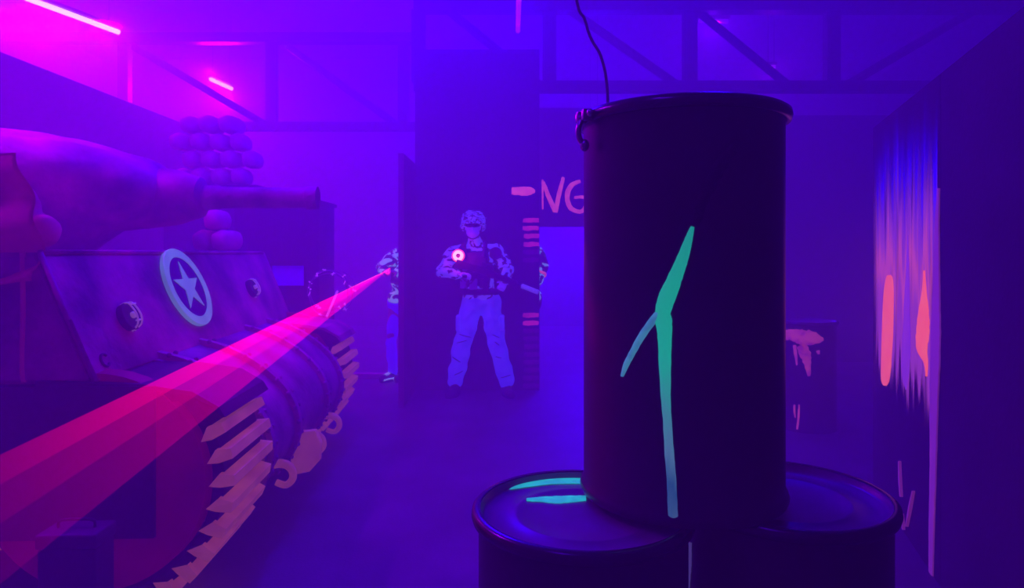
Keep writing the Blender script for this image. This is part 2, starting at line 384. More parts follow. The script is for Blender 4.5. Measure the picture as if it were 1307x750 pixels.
stroke(ob, [(1136, 351, 4), (1136, 357, 9), (1135, 380, 13), (1133.5, 430, 14), (1131.5, 470, 12), (1130.5, 486, 9), (1130.5, 492, 3)], right_hit, .005, 6, 6)
stroke(ob, [(1181, 345, 1), (1181, 370, 5), (1180, 400, 13), (1179, 425, 16), (1178, 444, 13), (1183, 462, 5), (1184, 480, 1.5)], right_hit, .006, 6, 6, .06)
mo = B(); stroke(mo, [(1160, 300, 1), (1159, 380, 7), (1158, 440, 11), (1157, 478, 9), (1158, 497, 2)], right_hit, .0045, 4, 6, .08); obj('lilac_paint_run', mo, M['lilac'], wall_far)
obj('salmon_paint_runs', ob, M['orange'], wall_far)
st = B()
stroke(st, [(1199, 240, 2), (1197, 300, 5), (1196, 380, 9), (1195, 440, 12), (1193, 520, 9.5), (1192, 600, 7.5), (1190, 680, 6), (1189, 760, 4.5)], right_hit, .006, 5, 8, .06)
obj('long_paint_run', st, fluor('dusky_pink_paint', (.6, .2, .35), (.26, .035, .16), .8, (.5, .15, .4), (.16, .02, .16), scale=5, stretch=(1, 1, .2)), wall_near)
th = B()
for pth in ([(1150, 588, 1), (1150.5, 612, 2), (1152, 634, 1.4)], [(1168, 626, 1), (1164, 645, 2.4), (1159, 672, 1.5)], [(1153, 655, 1), (1154, 665, 1.6), (1155, 676, 1)]):
    stroke(th, pth, right_hit, .012, 3, 6)
obj('thin_paint_runs', th, fluor('thin_pink_paint', (.4, .1, .3), (.20, .02, .16), .7), wall_far)

# ---------------------------------------------------------------- roof trusses, cable, lamps
def truss(name, Y, z0, z1, xs, braces, label, r=.05, x0=-6, x1=6, rz=0):
    t = empty(name, ((x0+x1)/2, Y, z0), rz, label, 'truss')
    ox = (x0+x1)/2
    obj('top_chord', box((0, 0, z1-z0), (x1-x0, r*1.6, r*1.4), bev=.006), M['steel'], t)
    obj('bottom_chord', box((0, 0, 0), (x1-x0, r*1.4, r*1.2), bev=.006), M['steel'], t)
    for x in xs: obj('post', box((x-ox, 0, (z1-z0)/2), (r*1.5, r*1.2, z1-z0-r), bev=.005), M['steel'], t)
    for xa, za, xb, zb in braces: obj('brace', tube(B(), [(xa-ox, .02, za-z0), (xb-ox, .02, zb-z0)], r*.5, 8), M['steel'], t)
    return t
tb = truss('roof_truss', 7.5, 3.30, 4.21, [-1.05, .42, 2.0, 3.6], [(.62, 4.2, 1.85, 3.34), (2.1, 4.16, 3.1, 3.34), (-.75, 4.2, .3, 3.34), (5.2, 4.16, 3.8, 3.34)],
      'near black roof truss with a post just behind the tall stacked drum', .10, -1.1, 6.2)
ta = truss('roof_truss', 8.6, 3.06, 4.2, [-3.1, -5, -1.4], [(-4.9, 4.1, -3.2, 3.1), (-2.9, 4.1, -1.5, 3.1)],
      'far black roof truss above the sandbags and gun', .09, -6.5, -1.2)
cb = catmull([(.20, 2.6, 4.9), (.235, 2.6, 2.7), P(748, 30, 2.6), P(767, 72, 2.6), P(775, 112, 2.6), P(777, 180, 2.6), P(790, 330, 2.6), P(800, 500, 2.6), (.46, 2.6, .02)], 8)
tag(obj('hanging_cable', tube(B(), cb, .0058, 8), M['rubber'], None, True), 'thin black cable hanging down behind the tall upper drum', 'cable')

for i, l in enumerate(LAMPS):
    d = Vector((l['d'][0], l['d'][1], 0)).normalized(); p = Vector(l['p']); a = math.atan2(d.y, d.x)
    r = empty('blacklight_bar', p, a, l['label'] or 'unseen blacklight bar added as fill light, outside the view', 'lamp', 'blacklight bars')
    obj('tube', tube(B(), [(-l['L']/2, 0, 0), (l['L']/2, 0, 0)], .026 if l['L'] > .3 else .03, 12),
        mat('tube_glow', (1, .8, 1), .4, emit=l['tube'], es=l['ts']), r, True)
    hz = .05
    obj('housing', box((0, 0, hz), (l['L']+.05, .06, .035), bev=.006), M['steel'], r)
    for s in (-1, 1): obj('hanger', tube(B(), [(s*l['L']*.4, 0, hz+.02), (s*l['L']*.4, 0, ZC-p.z)], .006, 6), M['steel'], r)
    if 'aim' in l:      # the bar throws most of its light one way
        al = bpy.data.lights.new('lamp_beam', 'AREA'); al.shape = 'RECTANGLE'; al.size = l['L']; al.size_y = .05; al.energy = l['aim'][1]; al.color = l['col']; al.spread = math.radians(165)
        ao = bpy.data.objects.new('lamp_beam', al); C.objects.link(ao); v = Vector(l['aim'][0]).normalized(); xa = (d-v*d.dot(v)).normalized(); za = -v; ya = za.cross(xa)
        ao.matrix_world = Matrix.Translation(p+v*.06) @ Matrix((xa, ya, za)).transposed().to_4x4()
    if l['L'] > .5:
        for s in (-.3, .3): light('lamp_light', p+d*s*l['L']+Vector((0, 0, -.07)), l['pw']/2, l['col'], .08)
    else: light('lamp_light', p+Vector((0, 0, -.07)), l['pw'], l['col'], .05)

# ---------------------------------------------------------------- drums
RD, HD = .229, .88
def drum(name, loc, label, rz=0, lever=False, group='stacked steel drums'):
    r = empty(name, loc, 0, label, 'drum', group)
    prof = [(0, .012), (RD-.012, .012), (RD-.004, .0), (RD+.006, .0), (RD+.009, .008), (RD+.006, .018), (RD, .026)]
    prof += [(RD, .30), (RD, .60)]
    prof += [(RD, .845), (RD+.002, .853), (RD+.004, .862)]
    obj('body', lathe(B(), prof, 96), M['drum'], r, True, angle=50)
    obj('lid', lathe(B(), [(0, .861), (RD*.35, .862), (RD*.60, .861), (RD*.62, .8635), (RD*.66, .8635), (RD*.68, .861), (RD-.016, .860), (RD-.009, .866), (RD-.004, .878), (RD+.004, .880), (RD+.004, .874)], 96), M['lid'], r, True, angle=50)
    rg = obj('locking_ring', lathe(B(), [(RD+.003, .853), (RD+.013, .855), (RD+.016, .865), (RD+.014, .876), (RD+.006, .8815), (RD-.002, .8805)], 96), M['ring'], r, True)
    if lever:
        a = math.radians(lever); Rm = Matrix.Rotation(a, 4, 'Z')
        lb = B()
        bx(lb, (RD+.024, 0, .862), (.026, .016, .026), bev=.004); bx(lb, (RD+.024, .036, .862), (.026, .014, .026), bev=.004)
        tube(lb, [(RD+.026, -.02, .862), (RD+.026, .056, .862)], .0055, 10)
        bmesh.ops.transform(lb, matrix=Rm, verts=lb.verts)
        obj('bolt_lugs', lb, M['galv'], rg, True, angle=40)
        lv = tube(B(), catmull([(RD+.028, .01, .855), (RD+.036, .012, .835), (RD+.034, .014, .812), (RD+.022, .014, .800)], 4), .0065, 10)
        ball(lv, (RD+.026, .058, .862), (.009, .009, .009), 12); ball(lv, (RD+.022, .014, .798), (.011, .011, .014), 12)
        bmesh.ops.transform(lv, matrix=Rm, verts=lv.verts)
        obj('lever_bolt', lv, M['galv'], rg, True)
    return r
UC = Vector((.400, 1.575, HD+.002))
du = drum('steel_drum', UC, 'tall upper black drum with a forked teal paint drip on its side', lever=196)
dl = drum('steel_drum', (.155, 1.478, 0), 'lower left black drum with cyan paint streaks on its lid')
dr = drum('steel_drum', (.638, 1.568, 0), 'lower right black drum with a bare lid, beside the left lower drum')
def cyl_hit(c, R):
    def h(px, py):
        d = ray(px, py); o = Vector((0, 0, H))
        A = d.x**2+d.y**2; Bq = 2*(d.x*(o.x-c.x)+d.y*(o.y-c.y)); Cq = (o.x-c.x)**2+(o.y-c.y)**2-R*R
        D = max(Bq*Bq-4*A*Cq, 0); t = (-Bq-math.sqrt(D))/(2*A); p = o+d*t
        n = Vector((p.x-c.x, p.y-c.y, 0)).normalized(); return p, n
    return h
def flat_hit(z):
    def h(px, py):
        d = ray(px, py); t = (z-H)/d.z; return Vector((0, 0, H))+d*t, Vector((0, 0, 1))
    return h
hU = cyl_hit(UC, RD+.001)
def drip_mat():
    # the run gets thinner and bluer towards its lower end
    m = fluor('teal_run_paint', (.02, .30, .12), (0, .34, .24), 1.0); n = m.node_tree; b = n.nodes['Principled BSDF']
    tc = n.nodes.new('ShaderNodeTexCoord'); sx = n.nodes.new('ShaderNodeSeparateXYZ'); n.links.new(tc.outputs['Object'], sx.inputs[0])
    no = n.nodes.new('ShaderNodeTexNoise'); no.inputs['Scale'].default_value = 9; mp = n.nodes.new('ShaderNodeMapping'); mp.inputs['Scale'].default_value = (6, 6, 1)
    n.links.new(tc.outputs['Object'], mp.inputs[0]); n.links.new(mp.outputs[0], no.inputs['Vector'])
    ma = n.nodes.new('ShaderNodeMath'); ma.operation = 'MULTIPLY_ADD'; ma.inputs[1].default_value = .14; n.links.new(no.outputs['Fac'], ma.inputs[0]); n.links.new(sx.outputs['Z'], ma.inputs[2])
    cr = n.nodes.new('ShaderNodeValToRGB'); e = cr.color_ramp; n.links.new(ma.outputs[0], cr.inputs[0]); n.links.new(cr.outputs[0], b.inputs['Emission Color'])
    e.elements[0].position = .06; e.elements[0].color = (.045, .10, .22, 1); e.elements[1].position = .70; e.elements[1].color = (.004, .28, .22, 1)
    for p, c in ((.14, (.012, .06, .18)), (.22, (.06, .15, .28)), (.32, (.03, .24, .27)), (.42, (.004, .36, .24)), (.56, (.004, .34, .22))):
        k = e.elements.new(p); k.color = (*c, 1)
    return m
dp = B()
stroke(dp, [(884, 289, 5), (879, 305, 10), (871, 330, 15), (861, 356, 19), (852, 378, 22), (846, 398, 20), (846, 415, 17)], hU, .001, 6, 6, .04, UC)
stroke(dp, [(845, 392, 14), (847, 408, 21), (848.5, 430, 18), (849, 470, 15), (850, 510, 12), (852, 540, 11), (854.5, 580, 12), (857, 610, 12), (858.5, 645, 12.5), (859.5, 666, 12), (860, 671, 10)], hU, .0018, 6, 6, .04, UC)
obj('teal_paint_drip', dp, drip_mat(), du)
dq = B()
stroke(dq, [(842, 398, 9), (830, 413, 10), (817, 432, 9), (806, 452, 8), (799, 466, 7), (794, 480, 4)], hU, .0008, 5, 6, .06, UC)
obj('thin_paint_drip', dq, M['teal_dim'], du)
do = B(); stroke(do, [(944, 180, 10), (925, 205, 14), (906, 235, 17), (895, 262, 14), (888, 288, 8)], hU, .0004, 5, 6, .2, UC)
obj('dried_black_drip', do, M['old_drip'], du)
zL = .8625; hL = flat_hit(zL)
dc = B()
stroke(dc, [(634, 627, 3), (650, 621.5, 6), (672, 617, 8), (700, 613.5, 8.5), (725, 612.5, 8.5), (742, 612.5, 8.5)], hL, .001, 5, 6, .04, Vector(dl.location))
stroke(dc, [(672, 637.5, 3), (690, 637, 6), (712, 637.5, 9), (730, 636.5, 8), (748, 635.5, 6)], hL, .001, 5, 6, .08, Vector(dl.location))
obj('cyan_paint_streaks', dc, M['cyan'], dl)
hR = cyl_hit(Vector((.638, 1.568, 0)), RD+.001)
dg_ = B(); stroke(dg_, [(881, 692, 3), (880, 706, 5), (879, 726, 6), (879, 738, 4), (877, 760, 5)], hR, .001, 4, 5, .1, Vector(dr.location))
obj('lilac_paint_drip', dg_, M['grey_drip'], dr)
# paint-splashed drum far behind on the right
FC = Vector((2.44, 5.52, 0))
df = drum('steel_drum', FC, 'distant drum with salmon paint running down from its rim, right of the stack', group=None)
hF = cyl_hit(FC, RD+.018)
dd = B()
for pth in ([(1002, 427, 12), (1012, 427, 16), (1024, 430, 19), (1036, 431, 18), (1045, 433, 11), (1051, 432, 4)],):
    stroke(dd, pth, hF, .001, 5, 5, .15, FC)
hF2 = cyl_hit(FC, RD+.002)
for pth in ([(1022, 440, 12), (1028, 452, 14), (1031, 466, 9), (1033, 480, 4)], [(1014, 440, 4), (1016, 455, 4), (1017, 466, 2)], [(1044, 447, 5), (1045, 452, 3)]):
    stroke(dd, pth, hF2, .001, 4, 5, .15, FC)
for pth in ([(1014, 516, 2.5), (1014, 525, 2.4), (1015, 533, 1.5)], [(1020, 516, 2), (1019, 535, 3), (1017, 552, 2.4), (1016, 568, 1)]):
    stroke(dd, pth, hF2, .001, 4, 5, .1, FC)
obj('salmon_paint_splash', dd, fluor('salmon_splash_paint', (.9, .25, .25), (.70, .07, .13), .55, (.6, .1, .3), (.28, .015, .15), scale=14, lo=.4, hi=.65), df)

# ---------------------------------------------------------------- tank
TH = math.radians(2.75)
tank = empty('army_tank', (-1.08, 2.6, 0), TH, 'olive wartime tank with a pale star disc on its sloped front, left', 'tank')
def Tl(p):
    v = Vector(p)-Vector((-1.08, 2.6, 0)); c, s = math.cos(TH), math.sin(TH)
    return Vector((v.x*c+v.y*s, -v.x*s+v.y*c, v.z))
# hull: sloped glacis, sponsons over the tracks
hull = B()
prism(hull, [(-.535, .93), (-.75, 1.44), (-5.2, 1.44), (-5.4, 1.0), (-5.3, .93)], 'y', 0.0, 2.70)
bmesh.ops.bevel(hull, geom=hull.edges[:], offset=.018, segments=2, affect='EDGES')
bx(hull, (-3.0, 1.35, .68), (4.6, 1.62, .62))
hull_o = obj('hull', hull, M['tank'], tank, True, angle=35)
wl = B()   # weld seams and driver hood
for b_ in (.02, 2.68): tube(wl, [(-.545, b_, .93), (-.752, b_, 1.438)], .012, 8)
tube(wl, [(-.752, .02, 1.44), (-.752, 2.68, 1.44)], .011, 8); tube(wl, [(-.535, .02, .925), (-.535, 2.68, .925)], .013, 8)
obj('weld_seam', wl, M['tank'], hull_o, True)
sl = Vector((.215, 0, -.51)).normalized(); gn = Vector((.51, 0, .215)).normalized()
def G(b, t): return Vector((-.75, b, 1.44))+sl*t*.5535   # a point on the glacis, t 0 top..1 bottom
def gframe(b, t, off=0):
    Mx = Matrix((Vector((0, 1, 0)), -sl, gn)).transposed().to_4x4(); Mx.translation = G(b, t)+gn*off; return Mx
# raised corner plate with a ring on it, near lower corner
cp = B(); prism(cp, [(-.01, .0), (.16, .0), (.20, .05), (.15, .20), (-.01, .26)], 'z', 0, .014)
bmesh.ops.transform(cp, matrix=gframe(.02, .985, 0), verts=cp.verts)
obj('corner_plate', cp, M['cast'], tank)
rg = B(); tube(rg, [(math.cos(a)*.026, math.sin(a)*.026, 0) for a in [math.radians(40+k*20) for k in range(15)]], .0055, 8)
bmesh.ops.transform(rg, matrix=gframe(.10, .86, .017), verts=rg.verts)
obj('tow_ring', rg, M['tank_dark'], tank, True)
# star disc
BS, TS, RS = 1.10, .385, .228
sd = B(); lathe(sd, [(0, .004), (RS*.77, .004), (RS*.77, .0)], 64, M=gframe(BS, TS, .016)); em = obj('emblem_disc', sd, M['darkblue'], tank)
s1 = B(); lathe(s1, [(RS*.77, -.012), (RS*.77, .008), (RS*.79, .010), (RS*.99, .010), (RS, .007), (RS, -.012)], 64, M=gframe(BS, TS, .014)); obj('ring', s1, M['star'], em)
s2 = B()
pts = []
for k in range(10):
    a = PI/2+k*PI/5; rr_ = RS*(.66 if k % 2 == 0 else .25); pts.append((rr_*math.cos(a), rr_*math.sin(a)))
prism(s2, pts, 'z', .003, .009); bmesh.ops.transform(s2, matrix=gframe(BS, TS, .015), verts=s2.verts); obj('star', s2, M['star'], em)
# headlamps with brush guards
for (b_, t_) in ((.40, .575), (2.06, .50)):
    h = B(); Mx = gframe(b_, t_, 0); lathe(h, [(0, .0), (.062, .0), (.066, .03), (.064, .032), (0, .032)], 24, M=Mx)
    hl = obj('headlamp_socket', h, M['tank_dark'], tank, True, angle=40)
    g = B()
    for x in (-.017, .017): tube(g, catmull([(x, .058, .012), (x, .056, .045), (x, .0, .062), (x, -.045, .05), (x*.6, -.066, .012)], 5), .0042, 8)
    for y in (.047, -.03): tube(g, [(-.026, y, .054), (.026, y, .054)], .0045, 8)
    bmesh.ops.transform(g, matrix=Mx, verts=g.verts); obj('brush_guard', g, M['lamp_metal'], hl, True)
    g = B(); lathe(g, [(0, .03), (.014, .03), (.016, .04), (.013, .05), (0, .053)], 16, M=Mx); obj('bulb', g, M['lamp_metal'], hl, True)
# transmission housing: curved casting in three bolted pieces
def nose_prof(r=0):
    return [(-.56, .95+r), (-.40+r*.3, .90+r), (-.23+r*.7, .80+r*.8), (-.10+r, .67+r*.4), (-.045+r, .53), (-.065+r, .40-r*.3), (-.15+r*.8, .28-r*.7), (-.30, .21-r), (-.62, .19-r)]
def curve_prism(bm, r, b0, b1, n=5):
    q = [Vector((u, v, 0)) for u, v in nose_prof(r)]; q = [(v.x, v.y) for v in catmull(q, n)]
    prism(bm, q+[(-.9, .19), (-.9, .95)], 'y', b0, b1); return bm
nb = B(); curve_prism(nb, 0, .50, 2.20)
nose = obj('transmission_housing', nb, M['cast'], tank, True, angle=40)
for b_ in (.56, 1.02, 1.70, 2.14): obj('bolted_flange', curve_prism(B(), .028, b_-.022, b_+.022), M['flange'], nose, True, angle=40)
bo = B()
for b_ in (.56, 1.02, 1.70, 2.14):
    for v in catmull([Vector((u, v, 0)) for u, v in nose_prof(.03)], 2)[1:-1]:
        for s in (-.03, .03):
            ball(bo, (v.x-.006, b_+s*1.1, v.y), (.012, .012, .012), 8)
bo_o = obj('flange_bolts', bo, M['cast'], nose, True)
for b_, z_ in ((.80, .30), (1.46, .27), (1.92, .27)):
    hk = B()
    path = catmull([Vector((-.16, b_, z_+.05)), Vector((-.06, b_, z_+.065)), Vector((-.01, b_, z_+.04)), Vector((.0, b_, z_-.01)), Vector((-.035, b_, z_-.045)), Vector((-.085, b_, z_-.03))], 5)
    tube(hk, path, [.024-.008*i/len(path) for i in range(len(path))], 12)
    obj('tow_hook', hk, M['lug'], tank, True)
pl = B(); prism(pl, [(-.12, .18), (-.01, .20), (.045, .26), (.05, .36), (.02, .43), (-.10, .42)], 'y', 1.17, 1.22); obj('hook_bracket', pl, M['lug'], tank)
# tracks: belt loop with chevron-ended lugs
CA, CZ, RT = -.545, .545, .492
def loop(r):
    pts = []
    xb = -4.6
    n = 40
    for k in range(n+1):
        a = -PI/2+PI*k/n; pts.append((CA+r*math.cos(a), min(CZ+r*math.sin(a), .90-(RT-r)), a))
    for k in range(n+1):
        a = PI/2+PI*k/n; pts.append((xb+r*math.cos(a), min(CZ+r*math.sin(a), .90-(RT-r)), a))
    return pts
def track(b0, b1):
    tr = B(); o, i = loop(RT), loop(RT-.045)
    n = len(o)
    rings = [[tr.verts.new((p[0], b, p[1])) for (p, b) in ((o[k], b0+.03), (o[k], b1-.03), (i[k], b1-.03), (i[k], b0+.03))] for k in range(n)]
    for k in range(n):
        a, c = rings[k], rings[(k+1) % n]
        for j in range(4): tr.faces.new((a[j], a[(j+1) % 4], c[(j+1) % 4], c[j]))
    t = obj('track', tr, M['rubber'], tank)
    lg = B(); per = 2*PI*RT; pitch = .097
    total = per/2+4.04
    stations = []
    s = 0
    while s < RT*(PI/2+math.radians(24)):
        a = -PI/2+s/RT; stations.append((CA+RT*math.cos(a), CZ+RT*math.sin(a), a)); s += pitch
    k = 1
    while k*pitch < 4.0: stations.append((CA-k*pitch, CZ-RT, -PI/2)); k += 1
    for (x, z, a) in stations:
        hh, dp_ = .027, .048
        def L_(b, t, r):   # across, along, outwards
            return (x+r*math.cos(a)-t*math.sin(a), b, z+r*math.sin(a)+t*math.cos(a))
        # bar with a pointed, slanted outer end on both sides
        secs = [(b0-.0, -.035, .3), (b0+.012, .2, .45), (b0+.0, 0, 1)]
        v0 = lg.verts.new(L_(b0-.012, -hh*.6, -.045))
        A = [lg.verts.new(L_(b0+.004, t, r)) for t, r in ((-hh, -.01), (-hh*.75, dp_), (hh*.75, dp_), (hh, -.01))]
        Bq = [lg.verts.new(L_(b1-.004, t, r)) for t, r in ((-hh, -.01), (-hh*.75, dp_), (hh*.75, dp_), (hh, -.01))]
        v1 = lg.verts.new(L_(b1+.012, -hh*.6, -.045))
        for j in range(4):
            lg.faces.new((A[j], A[(j+1) % 4], Bq[(j+1) % 4], Bq[j])); lg.faces.new((v0, A[(j+1) % 4], A[j])); lg.faces.new((v1, Bq[j], Bq[(j+1) % 4]))
    tag(obj('lugs', lg, M['lug'], t), 'orange grouser bars')
    return t
track(0.0, .49); track(2.21, 2.70)
for (b_, s) in ((.0, 1), (2.70, -1)):
    sp = B(); Mx = Matrix.Translation((CA, b_+s*.045, CZ)) @ Matrix.Rotation(s*PI/2, 4, 'X')
    lathe(sp, [(0, .035), (.07, .035), (.10, .015), (.20, .008), (.38, .012), (.425, .03), (.43, -.05), (0, -.05)], 48, M=Mx)
    w = obj('drive_sprocket', sp, M['redside'], tank, True, angle=40)
    sk_ = B(); prism(sk_, [(-.30, .34), (-.30, .925), (-5.2, .925), (-5.2, .34)], 'y', b_-s*.022, b_-s*.004); obj('side_skirt', sk_, M['tank_dark'], tank)
    hb = B(); lathe(hb, [(0, .05), (.07, .05), (.085, .02), (.085, .0)], 24, M=Mx)
    for k in range(10):
        a = 2*PI*k/10; q = Mx @ Vector((.17*math.cos(a), .17*math.sin(a), .012)); ball(hb, q, (.016, .016, .016), 8)
    obj('hub', hb, M['tank_dark'], w, True)
    for xw in (-1.45, -2.35, -3.25, -4.1):
        rw = B(); Mw = Matrix.Translation((xw, b_+s*.06, .30)) @ Matrix.Rotation(s*PI/2, 4, 'X')
        lathe(rw, [(0, .04), (.08, .04), (.10, .0), (.19, .0), (.20, .03), (.25, .03), (.25, -.12), (0, -.12)], 40, M=Mw)
        obj('road_wheel', rw, M['tank_dark'], tank, True, angle=40)
# fenders
for b0, b1 in ((-.01, .52), (2.18, 2.71)):
    fb = B(); q = [(-.75, .945), (-.35, .93), (-.16, .90), (-.06, .84), (-.035, .80), (-.05, .80), (-.075, .835), (-.17, .885), (-.36, .912), (-.75, .925)]
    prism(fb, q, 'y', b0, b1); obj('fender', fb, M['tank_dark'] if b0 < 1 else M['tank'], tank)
# turret, gun
tu = B()
tc = (-1.95, 1.45)
lathe(tu, [(0, 1.43), (.52, 1.43), (.60, 1.50), (.74, 1.60), (.88, 1.72), (.95, 1.84), (.93, 1.94), (.82, 2.03), (.58, 2.10), (.3, 2.13), (0, 2.14)], 48, tc, 1.0, .92)
ball(tu, (-1.16, 1.45, 1.80), (.28, .42, .23), 24)
ball(tu, (-2.9, 1.45, 1.80), (.45, .55, .26), 24)
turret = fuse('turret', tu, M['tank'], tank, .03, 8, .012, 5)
mt = B(); tube(mt, [(-1.05, 1.45, 1.77), (-.86, 1.45, 1.77), (-.72, 1.45, 1.77), (-.70, 1.45, 1.77)], [.19, .165, .12, .08], 24); obj('mantlet', mt, M['tank'], tank, True, angle=40)
gb = B(); tube(gb, [(-.80, 1.45, 1.77), (-.62, 1.45, 1.77), (-.60, 1.45, 1.77), (-.10, 1.45, 1.77), (-.095, 1.45, 1.77), (-.03, 1.45, 1.77), (-.03, 1.45, 1.77), (-.09, 1.45, 1.77)], [.075, .072, .064, .061, .070, .070, .045, .044], 28)
obj('gun_barrel', gb, M['cast'], tank, True, angle=40)
hg = B(); tube(hg, [(-1.0, .3, 0), (-1.0, .3, .09)], .01, 8); bmesh.ops.transform(hg, matrix=Matrix.Translation((0.03, -.309, 1.36)), verts=hg.verts)
obj('side_rod', hg, M['lamp_metal'], tank)  # handle glint, put into the metal's glow

# ---------------------------------------------------------------- things on and around the tank
def sandbag(bm, c, s, seed):
    r = bmesh.ops.create_uvsphere(bm, u_segments=24, v_segments=14, radius=1)
    for v in r['verts']:
        x, y, z = v.co
        f = lambda t, p: math.copysign(abs(t)**p, t)
        v.co = Vector((f(x, .6)*s[0], f(y, .6)*s[1], f(z, .65)*s[2]))
        v.co.z -= .12*s[2]*(v.co.x/s[0])**2
        v.co += Vector(c)+noise.noise_vector(v.co*14+Vector((seed, 0, 0)))*.012
    return bm
sb = obj('sandbag', sandbag(B(), (0, 0, 0), (.080, .17, .080), 3), M['bag'], None, True)
sb.location = (0, 0, -5)
stackpos = []
YS = 6.6; sc_ = F/YS
rows = [(226, [238, 262, 286, 310]), (204, [248, 273, 298, 323]), (182, [236, 260, 284, 308]), (160, [246, 272, 297])]
nm = {0: 'bottom', 1: 'second', 2: 'third', 3: 'top'}
order = ['first', 'second', 'third', 'fourth']
first = True
for ri, (y, xs) in enumerate(rows):
    for ci, x in enumerate(xs):
        if first: o = sb; first = False
        else: o = sb.copy(); C.objects.link(o)
        p = P(x, y, YS); o.location = (p.x, p.y+random.uniform(-.02, .02), p.z); o.rotation_euler = (0, random.uniform(-.1, .1), random.uniform(-.12, .12))
        tag(o, '%s sandbag from the left in the %s row of the stack behind the turret' % (order[ci], nm[ri]), 'sandbag', 'sandbags stacked behind the turret')
bot = P(280, 226, YS).z-.098
pf = empty('timber_platform', (P(280, 0, YS).x, YS, 0), 0, 'dark timber platform carrying the stacked sandbags behind the turret', 'platform')
obj('deck', box((0, 0, bot-.03), (.92, .46, .06), bev=.006), M['wood'], pf)
for sx in (-.4, .4):
    for sy in (-.18, .18): obj('leg', box((sx, sy, (bot-.06)/2), (.08, .08, bot-.06), bev=.005), M['wood'], pf)
obj('front_boards', box((0, -.215, bot-.5), (.86, .02, .8)), M['wood'], pf)
for (x, y, lb) in ((265, 296.5, 'left sandbag of the pair lying on the hull deck under the gun'), (290, 296, 'right sandbag of the pair lying on the hull deck under the gun'), (278, 272, 'sandbag resting on top of the pair on the hull deck')):
    Yb = 4.95; o = sb.copy(); C.objects.link(o); p = P(x, y, Yb); o.scale = (.86, .9, .93)
    o.location = (p.x, p.y, 1.44+.090 if y > 280 else 1.44+.090+.150); o.rotation_euler = (0, 0, random.uniform(-.1, .1))
    tag(o, lb, 'sandbag', 'sandbags on the tank deck')
# booth behind the gun with the haze in its window put into a glowing pane
bo_ = empty('sentry_booth', (-2.1, 6.05, 0), 0, 'dark boxy booth with a small blue window, beyond the gun barrel', 'booth')
bz = 1.44+62*5.8/F
wv = B(); x0, x1 = P(347, 0, 5.8).x+2.1, P(390, 0, 5.8).x+2.1; z1, z0 = P(0, 338, 5.8).z, P(0, 365, 5.8).z
X0, X1 = P(300, 0, 5.8).x+2.1, P(408, 0, 5.8).x+2.1
for (xa, xb, za, zb) in ((X0, x0, 0, bz), (x1, X1, 0, bz), (x0, x1, 0, z0), (x0, x1, z1, bz)):
    bx(wv, ((xa+xb)/2, -.25, (za+zb)/2), (xb-xa, .03, zb-za))
obj('front_wall', wv, M['wood'], bo_)
obj('side_wall', box((X0+.015, 0, bz/2), (.03, .45, bz)), M['wood'], bo_); obj('side_wall', box((X1-.015, 0, bz/2), (.03, .45, bz)), M['wood'], bo_)
obj('roof', box(((X0+X1)/2, 0, bz+.015), (X1-X0+.02, .56, .03)), M['wood'], bo_)
fr = B()
for (xa, xb, za, zb) in ((x0-.02, x1+.02, z0-.02, z0+.005), (x0-.02, x1+.02, z1-.005, z1+.02), (x0-.02, x0+.005, z0, z1), (x1-.005, x1+.02, z0, z1)):
    bx(fr, ((xa+xb)/2, -.27, (za+zb)/2), (xb-xa, .02, zb-za))
obj('window_frame', fr, M['steel'], bo_)
obj('window_pane', box(((x0+x1)/2, -.25, (z0+z1)/2), (x1-x0, .008, z1-z0)), fluor('blue_haze_pane', (.2, .1, .6), (.03, 0, .5), .8), bo_)
# canvas bundle and hanging flap on the near side of the deck
cv = B(); o0 = Tl((-2.2, 2.75, 1.44))
for (dx, dz, r, tilt) in ((0, .09, .10, .0), (-.02, .25, .105, .10), (-.05, .385, .075, .16)):
    p0 = Vector((-2.75, 2.80, 1.44+dz)); p1 = Vector((-1.99+dx*2-.05*(dz > .2), 2.80, 1.44+dz-tilt*.5))
    capsule(cv, p0, p1, r, r*.82)
for v in cv.verts: v.co += noise.noise_vector(v.co*5)*.03
cbn = empty('canvas_bundle', (-2.3, 2.80, 1.44), 0, 'folded reddish canvas bundle on the near edge of the tank deck', 'canvas')
for v in cv.verts: v.co -= Vector((-2.3, 2.80, 1.44))
for v in cv.verts: v.co.z = max(v.co.z, .004)
fuse('folded_cloth', cv, M['canvas'], cbn, .014, 5, .014, 9)
fp = B(); rows_ = []
for i in range(31):
    t = i/30; rw_ = []
    for k in range(41):
        u = k/40; x = -.55+u*(.86+.17*min(1, t*1.6)); z = .40-t*.52
        y = -.118-.115*min(1, t*1.5)-.040*math.sin((u*1.0+t*2.2)*6.5)*(.4+.6*t)-.007*math.sin(u*33+t*7)
        if t > .9: z += .012*math.sin(u*14)
        rw_.append(fp.verts.new((x, y, z)))
    rows_.append(rw_)
for a, b in zip(rows_, rows_[1:]):
    for k in range(40): fp.faces.new((a[k], a[k+1], b[k+1], b[k]))
r_ = bmesh.ops.solidify(fp, geom=fp.faces[:], thickness=.006)
obj('hanging_flap', fp, M['canvas'], cbn, True)
sp_ = B(); tube(sp_, catmull([(.415, -.235, .0), (.42, -.238, -.2), (.415, -.235, -.42), (.42, -.235, -.5)], 5), .010, 8); obj('strap', sp_, M['canvas'], cbn, True)
